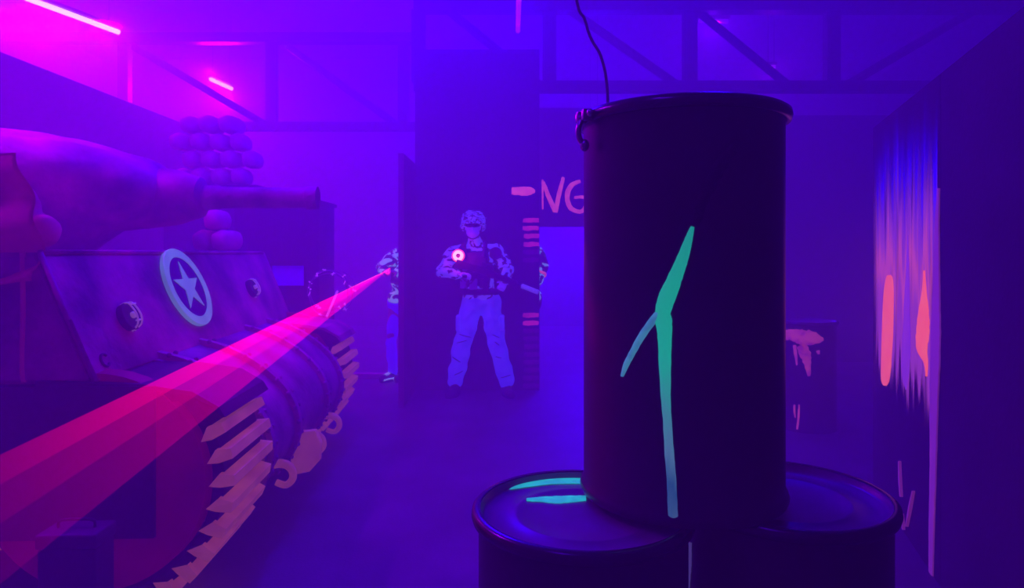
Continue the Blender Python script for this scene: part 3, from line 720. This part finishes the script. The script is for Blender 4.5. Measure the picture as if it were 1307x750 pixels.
# box on the floor beside the near track
ab = empty('ammunition_box', (-1.49, 2.28, 0), .05, 'dim metal ammunition box on the floor beside the near tank track', 'box')
obj('body', box((0, 0, .225), (.19, .12, .45), bev=.008), mat('box_paint', (.05, .045, .06), .6), ab)
obj('lid', box((0, 0, .475), (.20, .13, .05), bev=.008), mat('box_lid_paint', (.07, .06, .08), .6), ab)
obj('handle', tube(B(), catmull([(-.06, 0, .50), (-.05, 0, .525), (.05, 0, .525), (.06, 0, .50)], 4), .005, 8), M['steel'], ab, True)
# coil of barbed wire on the far fender with a stake
bw = empty('barbed_wire_coil', Tl((0, 0, 0))+Vector((0, 0, 0)), 0, 'loose coil of barbed wire with bright tips beside the far tank track', 'barbed wire')
bc = P(424, 372, 5.3); bw.location = (bc.x, bc.y, .955)
cw = B(); pts = []
for i in range(150):
    a = i/150*2*PI*3.2; r = .165+.02*math.sin(a*1.7)
    pts.append(Vector((r*math.cos(a)*1.0-.02, .10*(i/150-.5)*2+.03*math.sin(a*2.3), .17+r*math.sin(a)*.98)))
tube(cw, pts, .0032, 6); obj('wire', cw, M['wire'], bw, True)
br = B()
for i in range(6, 150, 9):
    p = pts[i]
    for k in range(2):
        v = Vector((random.uniform(-1, 1), random.uniform(-1, 1), random.uniform(-1, 1))).normalized()*.017
        tube(br, [p-v, p+v], .0042, 6)
obj('barbs', br, M['barb'], bw)
sk = B(); tube(sk, [P(417, 404, 5.2), P(431, 371, 5.2)], .009, 8)
for v in sk.verts: v.co -= bw.location
obj('stake', sk, M['barb'], bw, True)

# ---------------------------------------------------------------- people
def hand(bm, wrist, tip_dir, palm_n, side, curl=.9, s=1.0):
    """palm, four unequal bent fingers, a thumb off the side of the palm"""
    wrist = Vector(wrist); d = Vector(tip_dir).normalized(); n = (Vector(palm_n)-d*Vector(palm_n).dot(d)).normalized(); x = d.cross(n)*side
    pc = wrist+d*.05*s
    for k in (-1.5, -.5, .5, 1.5): capsule(bm, wrist+x*k*.012*s, wrist+d*.085*s+x*k*.019*s, .015*s, .0125*s, 8)
    for k, ln in zip((-1.5, -.5, .5, 1.5), (.030, .036, .034, .026)):
        p = wrist+d*.088*s+x*k*.0195*s; dd_ = d.copy(); r = .0095*s
        for j in range(3):
            ang = curl*(.45+.35*j)
            dd_ = (d*math.cos(ang*(1+j*.45))+n*math.sin(ang*(1+j*.45))).normalized()
            q = p+dd_*ln*s*(1-.15*j); capsule(bm, p, q, r, r*.92, 8); p = q; r *= .93
    p = wrist+d*.03*s-x*.026*s; q = p+(d*.5-x*.75+n*.45).normalized()*.036*s; capsule(bm, p, q, .013*s, .0115*s, 8)
    q2 = q+(d*.8-x*.1+n*.6).normalized()*.032*s; capsule(bm, q, q2, .0112*s, .0095*s, 8)
def person(name, loc, J, label, mats, rz=0):
    """J: joint positions in the figure's own space (x right in the picture, -y towards the camera)"""
    r = empty(name, loc, rz, label, 'person'); V = {k: Vector(v) for k, v in J.items() if not isinstance(v, (int, float, str))}
    hc = V['head']; nk = V['neck']
    body = B()
    # head with brow, eye hollows, nose, mouth, chin, ears
    fw = Vector((0, -1, 0)) if 'look' not in V else V['look'].normalized(); sdv = fw.cross(Vector((0, 0, 1))).normalized(); up_ = Vector((0, 0, 1))
    rot = Matrix((sdv, -fw, up_)).transposed()
    ball(body, hc+up_*.025, (.078, .098, .098), 22, rot); ball(body, hc-up_*.045+fw*.018, (.060, .070, .075), 20, rot)
    ball(body, hc-up_*.098+fw*.050, (.028, .024, .020), 12, rot)
    capsule(body, hc+fw*.088+up_*.018, hc+fw*.106-up_*.022, .010, .015, 10)
    for s in (-1, 1):
        ball(body, hc+sdv*s*.079-up_*.005, (.010, .022, .032), 12, rot); ball(body, hc+fw*.082+sdv*s*.032+up_*.030, (.026, .012, .009), 10, rot)
        ball(body, hc+fw*.068+sdv*s*.040-up_*.028, (.022, .018, .022), 10, rot)
    for z_ in (-.052, -.064): ball(body, hc+fw*.086+up_*z_, (.024, .009, .0055), 10, rot)
    capsule(body, hc-up_*.07, nk-up_*.03, .054, .062)
    # trunk
    sh = [V['shL'], V['shR']]; hip = [V['hipL'], V['hipR']]; pc = (hip[0]+hip[1])/2; chest = (sh[0]+sh[1])/2-up_*.12
    ball(body, chest, (.165, .105, .17), 22); ball(body, (chest+pc)/2, (.14, .095, .20), 20); ball(body, pc+up_*.02, (.160, .105, .13), 20)
    capsule(body, sh[0], sh[1], .058, .058)
    for s in 'LR':
        capsule(body, V['sh'+s], V['el'+s], .050, .038); capsule(body, V['el'+s], V['wr'+s], .038, .026)
        capsule(body, V['hip'+s], V['kn'+s], .080, .052); capsule(body, V['kn'+s], V['an'+s], .050, .034)
        td = V.get('hd'+s, (V['wr'+s]-V['el'+s])); hand(body, V['wr'+s], td, V.get('hn'+s, Vector((0, 0, -1))), 1 if s == 'L' else -1, J.get('curl', .9))
    for s in 'LR':
        f = V.get('ft'+s, Vector((0, -1, 0))).normalized(); a = V['an'+s]; capsule(body, a, Vector((a.x, a.y, .045))-f*.02, .036, .036); capsule(body, Vector((a.x, a.y, .045))-f*.03, Vector((a.x, a.y, .035))+f*.14, .036, .026)
    fuse('body', body, mats['skin'], r, .0075, 3)
    # jacket
    jk = B()
    ball(jk, chest, (.192, .132, .185), 22); ball(jk, (chest+pc)/2+up_*.02, (.172, .125, .22), 20); ball(jk, pc+up_*.06, (.185, .130, .12), 20)
    capsule(jk, sh[0], sh[1], .078, .078); capsule(jk, nk-up_*.03, nk+up_*.012, .085, .072)
    for s in 'LR':
        m_ = V['el'+s].lerp(V['sh'+s], .45)
        capsule(jk, V['sh'+s], m_, .082, .078); capsule(jk, m_, V['el'+s], .078, .066); wr = V['wr'+s].lerp(V['el'+s], .06); capsule(jk, V['el'+s], wr, .064, .046)
    fuse('jacket', jk, mats['jacket'], r, .012, 3, .020, 11)
    # trousers
    tr = B(); ball(tr, pc+up_*.01, (.182, .128, .14), 22)
    for s in 'LR':
        bg = J.get('bag', 1.0); an = V['an'+s]+up_*.02
        capsule(tr, V['hip'+s], V['kn'+s].lerp(V['hip'+s], .3), .104*bg, .094*bg); capsule(tr, V['kn'+s].lerp(V['hip'+s], .3), V['kn'+s], .092*bg, .082*bg)
        md = V['kn'+s].lerp(an, .5); capsule(tr, V['kn'+s], md, .084*bg, .084*bg); capsule(tr, md, an, .082*bg, .076*bg)
    fuse('trousers', tr, mats['trousers'], r, .012, 2, .022*J.get('bag', 1.0), 9)
    # boots or shoes with soles
    for s in 'LR':
        f = V.get('ft'+s, Vector((0, -1, 0))).normalized(); a = V['an'+s]; g = B(); b0 = Vector((a.x, a.y, 0))
        capsule(g, b0-f*.035+up_*.055, b0+f*.05+up_*.055, .052, .048); capsule(g, b0+f*.04+up_*.045, b0+f*.165+up_*.040, .046, .040)
        if J.get('boots'): capsule(g, b0+up_*.05, a+up_*.04, .052, .056)
        for v in g.verts: v.co.z = max(v.co.z, .004)
        bt = fuse('boot' if J.get('boots') else 'shoe', g, mats['shoe'], r, .010, 3)
        g = B(); tt = Matrix.Translation(b0+f*.06+up_*.010) @ Matrix.Rotation(math.atan2(f.y, f.x), 4, 'Z')
        lathe(g, [(0, -.009), (.062, -.009), (.066, .004), (.062, .012), (0, .012)], 24, sx=2.1, sy=.80); bmesh.ops.transform(g, matrix=tt, verts=g.verts)
        obj('sole', g, M['rubber'], bt, True, angle=40)
        if not J.get('boots'):
            g = B()
            sv = Vector((-f.y, f.x, 0))
            for k in range(5):
                c0 = b0+f*(.03+.022*k)+up_*(.108-.006*k); tube(g, catmull([c0-sv*.026-up_*.012, c0+up_*.004, c0+sv*.026-up_*.012], 3), .0065, 6)
            tube(g, catmull([b0+f*.175+sv*.034+up_*.03, b0+f*.10+sv*.052+up_*.040, b0-f*.03+sv*.056+up_*.035], 4), .009, 6)
            tube(g, catmull([b0+f*.175-sv*.034+up_*.03, b0+f*.10-sv*.052+up_*.040, b0-f*.03-sv*.056+up_*.035], 4), .009, 6)
            obj('laces', g, M['white'], bt, True)
    return r, V, fw, sdv, up_

# soldier by the dark wall
SY = 6.70; sx0 = (612-CX)/F*SY; ks = SY/F
def q(px, py, y=0): return Vector(((px-612)*ks, y, H-(py-HY)*ks))
SJ = dict(head=q(604, 290, -.03), neck=q(606, 310), shL=q(580, 322), shR=q(633, 320), elL=q(566, 346, -.05), elR=q(648, 343, -.08),
          wrL=q(588, 349, -.23), wrR=q(645, 358, -.29), hdL=(1, -.55, .12), hdR=(-.35, -.5, -.55), hnL=(.3, -.3, -1), hnR=(.2, -.6, .5),
          hipL=q(602, 386), hipR=q(625, 386), knL=q(592, 432, -.03), knR=q(634, 432, -.03), anL=q(581, 487, .02), anR=q(646, 488, .02),
          ftL=(-.35, -1, 0), ftR=(.35, -1, 0), boots=1, bag=1.08, curl=1.0)
so, V, fw, sdv, up_ = person('person', (sx0, SY, 0), SJ, 'person in helmet, goggles and camouflage holding a rifle across the chest, facing us',
                             dict(skin=M['mask'], jacket=M['camo'], trousers=M['cloth'], shoe=M['boot']))
hc = V['head']
# helmet with cloth cover, rim, band and goggles
hm = B(); ball(hm, hc+Vector((0, .01, .055)), (.122, .138, .112), 28)
for v in hm.verts: v.co.z = max(v.co.z, hc.z+.028)
capsule(hm, hc+Vector((-.07, -.085, .045)), hc+Vector((.07, -.085, .045)), .024, .024)
for s in (-1, 1): ball(hm, hc+Vector((s*.100, .01, .01)), (.026, .06, .055), 14)
he = fuse('helmet', hm, M['camo_fine'], so, .008, 3, .014, 22)
hl_ = B()
for k in range(26):   # scrim strips tied to the helmet cover
    a = random.uniform(0, 2*PI); e = random.uniform(.1, 1.2); c0 = hc+Vector((.125*math.cos(a)*math.cos(e), .01+.14*math.sin(a)*math.cos(e), .055+.115*math.sin(e)))
    dv = Vector((random.uniform(-1, 1), random.uniform(-1, 1), random.uniform(-.3, .3))).normalized()*.018; capsule(hl_, c0-dv, c0+dv, .008, .006, 6)
obj('scrim', hl_, M['camo'], he, True)
gg = B(); ball(gg, hc+Vector((0, -.082, .020)), (.080, .046, .027), 22)
obj('goggles', gg, M['lens'], so, True)
fm = B(); ball(fm, hc+Vector((0, -.030, -.055)), (.066, .085, .062), 22); obj('face_mask', fm, M['mask'], so, True)
cs = B(); tube(cs, catmull([hc+Vector((-.088, -.02, .0)), hc+Vector((-.062, -.06, -.085)), hc+Vector((0, -.085, -.118)), hc+Vector((.062, -.06, -.085)), hc+Vector((.088, -.02, 0))], 5), .006, 6); obj('chin_strap', cs, M['vest'], he, True)
# vest, pouches
ch = (V['shL']+V['shR'])/2-Vector((0, 0, .15))
vb = B(); ball(vb, ch+Vector((0, -.005, -.02)), (.190, .150, .20), 24); bx(vb, ch+Vector((0, -.075, -.02)), (.27, .15, .34), bev=.02)
ve = fuse('tactical_vest', vb, M['vest'], so, .012, 3, .012, 12)
for (dx, dz, w_, h_) in ((-.10, -.16, .075, .10), (-.01, -.17, .08, .11), (.085, -.16, .07, .10), (.0, -.02, .10, .07), (-.09, .0, .05, .09)):
    obj('pouch', box(ch+Vector((dx, -.165, dz)), (w_, .045, h_), bev=.008), M['camo_dim'] if dx < .05 else M['vest'], ve)
for s in (-1, 1): obj('shoulder_strap', tube(B(), catmull([ch+Vector((s*.09, -.15, .09)), ch+Vector((s*.105, -.11, .20)), ch+Vector((s*.10, 0, .235)), ch+Vector((s*.09, .10, .16))], 5), .022, 8), M['vest'], ve, True)
bl = B(); lathe(bl, [(.165, -.03), (.192, -.03), (.195, .03), (.165, .03)], 32, sx=1, sy=.75); bmesh.ops.translate(bl, verts=bl.verts, vec=(V['hipL']+V['hipR'])/2+Vector((0, 0, .115))); obj('belt', bl, M['vest'], so, True)
# dark round shoulder patch
pt_ = q(633, 323, -.128); pb = B(); lathe(pb, [(0, 0), (.058, 0), (.062, .006), (.058, .012), (0, .012)], 28, M=Matrix.Translation(pt_) @ Matrix.Rotation(PI/2, 4, 'X')); obj('round_patch', pb, M['vest'], so)
# knee pads and pockets
for s, sx_ in (('L', -1), ('R', 1)):
    k0 = V['kn'+s]; pk = B(); bx(pk, k0.lerp(V['hip'+s], .45)+Vector((sx_*.085, -.03, 0)), (.05, .13, .16), bev=.015); obj('cargo_pocket', pk, M['cloth'], so)
    fo = B()
    rc = random.Random(5+sx_)
    for t_ in (.55, .16, -.06, -.42, -.80):
        t_ += rc.uniform(-.05, .05); c0 = k0+(V['hip'+s]-k0)*max(t_, 0)+(V['an'+s]-k0)*max(-t_, 0)
        w0, w1 = sorted((rc.uniform(-.08, -.01), rc.uniform(.0, .08))); sl_ = rc.uniform(-.03, .03)
        pp = [(w0, sl_), ((w0+w1)/2, 0), (w1, -sl_)]
        tube(fo, catmull([c0+Vector((x_, -.088*math.sqrt(max(0, 1-(x_/.105)**2))-.006, z_)) for x_, z_ in pp], 4), [.001]+[.0045]*7+[.001], 6)
    obj('crease_shade', fo, M['vest'], so, True)  # shade of the trouser folds put in as thin dark cords
# light ring on the chest
lr = empty('light_ring', Vector((sx0, SY, 0))+q(587, 326, -.215), 0, 'glowing red and white ring light worn on the standing person\'s chest', 'light ring')
rgm = B(); tube(rgm, [(math.cos(a)*.037, 0, math.sin(a)*.037) for a in [2*PI*k/32 for k in range(32)]], .0165, 10, closed=True); obj('bright_ring', rgm, M['whiteled'], lr, True)
rgm = B(); tube(rgm, [(math.cos(a)*.058, .008, math.sin(a)*.058) for a in [2*PI*k/32 for k in range(32)]], .006, 8, closed=True); obj('red_rim', rgm, M['redled'], lr, True)
rgm = B(); lathe(rgm, [(0, 0), (.056, 0), (.056, .03), (0, .03)], 32, M=Matrix.Translation((0, .03, 0)) @ Matrix.Rotation(PI/2, 4, 'X')); obj('housing', rgm, M['gun'], lr, True, angle=40)
light('ring_light', Vector(lr.location)+Vector((0, -.12, 0)), 2.2, (1, .02, .12), .03)
# rifle
def rifle(name, A, Bp, label, parent_loc):
    r = empty(name, A, 0, label, 'rifle'); d = Bp-A; Lg = d.length; u = d.normalized(); zz = Vector((0, 0, 1)); zz = (zz-u*zz.dot(u)).normalized(); yy = u.cross(zz)
    Mx = Matrix((u, yy, zz)).transposed().to_4x4()
    def put(nm, bm, m, sm=False):
        bmesh.ops.transform(bm, matrix=Mx, verts=bm.verts); return obj(nm, bm, m, r, sm, angle=40 if sm else None)
    s = Lg/.80
    put('stock', prism(B(), [(-.02*s, .02*s), (.17*s, .028*s), (.17*s, -.01*s), (.02*s, -.06*s), (-.02*s, -.06*s)], 'y', -.018, .018), M['gun'])
    put('receiver', box((.26*s, 0, .005*s), (.20*s, .042, .065*s), bev=.006), M['gun'])
    put('grip', prism(B(), [(.18*s, -.02*s), (.22*s, -.02*s), (.19*s, -.12*s), (.15*s, -.11*s)], 'y', -.016, .016), M['gun'])
    put('magazine', prism(B(), [(.27*s, -.02*s), (.33*s, -.02*s), (.36*s, -.16*s), (.31*s, -.17*s)], 'y', -.013, .013), M['gun'])
    put('handguard', box((.47*s, 0, .008*s), (.23*s, .048, .052*s), bev=.008), M['gun'])
    put('sight', box((.27*s, 0, .062*s), (.12*s, .034, .04*s), bev=.008), M['gun'])
    put('barrel', tube(B(), [(.57*s, 0, .008*s), (.65*s, 0, .008*s)], .009, 10), M['gun'], True)
    put('suppressor', tube(B(), [(.63*s, 0, .008*s), (.635*s, 0, .008*s), (.795*s, 0, .008*s), (.80*s, 0, .008*s)], [.016, .023, .023, .016], 16), fluor('pale_suppressor', (.4, .4, .55), (.10, .06, .50), .75), True)
    return r
base = Vector((sx0, SY, 0))
rifle('rifle', base+q(588, 334, -.24), base+q(685, 371, -.40), 'rifle with a pale suppressor held across the standing person\'s chest', base)

# laser player half hidden behind the partition
PY = 7.5; px0 = (506-CX)/F*PY; kp = PY/F
def q2(px, py, y=0): return Vector(((px-506)*kp, y, H-(py-HY)*kp))
PJ = dict(head=q2(524, 297, -.05), neck=q2(523, 316), shL=q2(507, 326), shR=q2(538, 324, .06), elL=q2(490, 341, -.10), elR=q2(532, 346, -.14),
          wrL=q2(497, 345, -.29), wrR=q2(512, 346, -.27), hdL=(.35, -.8, .1), hdR=(-.5, -.6, .1), hnL=(.6, -.2, -.6), hnR=(-.5, -.2, -.6),
          hipL=q2(505, 388), hipR=q2(524, 388), knL=q2(500, 435, -.03), knR=q2(526, 435, .0), anL=q2(502, 483, .0), anR=q2(518, 483, .02),
          ftL=(-.75, -1, 0), ftR=(-.5, -1, 0), bag=.70, look=(-.15, -1, 0))
lp = person('person', (px0, PY, 0), PJ, 'person half hidden behind the partition edge, aiming a laser gun, in blue leggings',
            dict(skin=M['skin'], jacket=M['camo_white'], trousers=M['legs'], shoe=M['gun']))[0]
hr = B(); ball(hr, PJ['head']+Vector((0, .025, .035)), (.092, .108, .098), 20); fuse('hair', hr, mat('dark_hair', (.03, .02, .02), .7), lp, .012, 2, .01, 20)
# laser gun
ST = P(497, 343.5, 7.13)
lg_ = empty('laser_gun', ST, 0, 'laser gun held by the person behind the partition edge', 'laser gun')
obj('barrel', tube(B(), [(-.0, .16, .0), (0, .0, 0)], [.022, .018], 14), M['gun'], lg_, True)
obj('body', box((0, .17, -.01), (.05, .16, .07), bev=.01), M['gun'], lg_)
obj('grip', box((0, .20, -.075), (.034, .045, .09), bev=.008), M['gun'], lg_)
obj('muzzle_light', lathe(B(), [(0, .0), (.012, 0), (.012, .006), (0, .008)], 16, M=Matrix.Translation((0, .001, 0)) @ Matrix.Rotation(PI/2, 4, 'X')), M['redled'], lg_)
light('laser_spill', ST+Vector((-.02, -.10, .0)), 1.0, (1, .02, .25), .03)

# second camouflaged person, only one arm past the wall corner
QY = 7.55; qx0 = (672-CX)/F*QY; kq = QY/F
def q3(px, py, y=0): return Vector(((px-672)*kq, y, H-(py-HY)*kq))
QJ = dict(head=q3(672, 292, -.02), neck=q3(672, 310), shL=q3(655, 322), shR=q3(684, 320), elL=q3(648, 345, -.03), elR=q3(694, 339, -.03),
          wrL=q3(660, 358, -.20), wrR=q3(687, 359, -.10), hdL=(1, -.5, 0), hdR=(-.9, -.5, 0), hnL=(0, 0, -1), hnR=(0, 0, -1),
          hipL=q3(664, 386), hipR=q3(680, 386), knL=q3(660, 435, -.02), knR=q3(678, 435, -.02), anL=q3(660, 484), anR=q3(676, 484),
          boots=1, bag=.75)
sp2 = person('person', (qx0, QY, 0), QJ, 'person behind the wall corner below the lettering, only a pale camouflage arm showing',
             dict(skin=M['mask'], jacket=M['camo_white'], trousers=M['vest'], shoe=M['boot']))[0]
bd = B(); p0, p1 = QJ['elR'], QJ['wrR']; tube(bd, [p0.lerp(p1, .42), p0.lerp(p1, .58)], .061, 14); obj('arm_band', bd, M['pink'], sp2, True)

# ---------------------------------------------------------------- laser beam fanning through the haze
def beam_mat(name, col, s0, s1, L1, power):
    m = bpy.data.materials.new(name); m.use_nodes = True; n = m.node_tree; n.nodes.clear()
    out = n.nodes.new('ShaderNodeOutputMaterial'); ad = n.nodes.new('ShaderNodeAddShader'); tr = n.nodes.new('ShaderNodeBsdfTransparent'); em = n.nodes.new('ShaderNodeEmission')
    tc = n.nodes.new('ShaderNodeTexCoord'); ln = n.nodes.new('ShaderNodeVectorMath'); ln.operation = 'LENGTH'; n.links.new(tc.outputs['Object'], ln.inputs[0])
    mr = n.nodes.new('ShaderNodeMapRange'); mr.inputs['From Min'].default_value = 0; mr.inputs['From Max'].default_value = L1; mr.inputs['To Min'].default_value = 1; mr.inputs['To Max'].default_value = 0
    n.links.new(ln.outputs['Value'], mr.inputs['Value'])
    pw_ = n.nodes.new('ShaderNodeMath'); pw_.operation = 'POWER'; pw_.inputs[1].default_value = power; n.links.new(mr.outputs[0], pw_.inputs[0])
    ma = n.nodes.new('ShaderNodeMath'); ma.operation = 'MULTIPLY_ADD'; ma.inputs[1].default_value = s0-s1; ma.inputs[2].default_value = s1; n.links.new(pw_.outputs[0], ma.inputs[0])
    mn = n.nodes.new('ShaderNodeMath'); mn.operation = 'MINIMUM'; mn.inputs[1].default_value = .40; n.links.new(ma.outputs[0], mn.inputs[0])
    em.inputs[0].default_value = (*col, 1); n.links.new(mn.outputs[0], em.inputs[1])
    n.links.new(tr.outputs[0], ad.inputs[0]); n.links.new(em.outputs[0], ad.inputs[1]); n.links.new(ad.outputs[0], out.inputs[0])
    m.cycles.emission_sampling = 'NONE'; return m
lbm = empty('laser_beam', ST, 0, 'red laser beam fanning out from the half hidden player towards the lower left', 'laser beam')
def fan(name, ya, yb, m, wd, ext=1.25, th0=.002):
    Ye = 1.2
    A = P(0, ya, Ye)-ST; Bv = P(0, yb, Ye)-ST; A *= ext; Bv *= ext
    bm = B(); N = 24; rings = []
    for i in range(N+1):
        t = max(i/N, .004); a = A*t; b = Bv*t; c = (a+b)/2; h = (a-b)/2; s_ = Vector((1, .1, 0)).normalized()*(wd*t+th0)
        rings.append([bm.verts.new(c+h*math.cos(k/12*2*PI)+s_*math.sin(k/12*2*PI)) for k in range(12)])
    for a, b in zip(rings, rings[1:]):
        for k in range(12): bm.faces.new((a[k], a[(k+1) % 12], b[(k+1) % 12], b[k]))
    return obj(name, bm, m, lbm, True)
fan('beam_mid', 581, 668, beam_mat('laser_mid_light', (1, .0, .12), .7, .005, 6.15, 1.0), .006)
fan('beam_core', 580, 618, beam_mat('laser_core_light', (1, .0, .12), 1.25, .005, 6.15, 1.0), .006)
fan('beam_fan', 580, 745, beam_mat('laser_fan_light', (1, .0, .18), 1.7, .008, 6.3, 1.6), .006)
lm = tube(B(), [Vector((0, 0, 0)), P(415, 383, 5.8)-ST], [.004, .007], 8); obj('beam_root', lm, beam_mat('laser_root_light', (1, .10, .18), 1.0, .0, 1.2, 1.0), lbm, True)
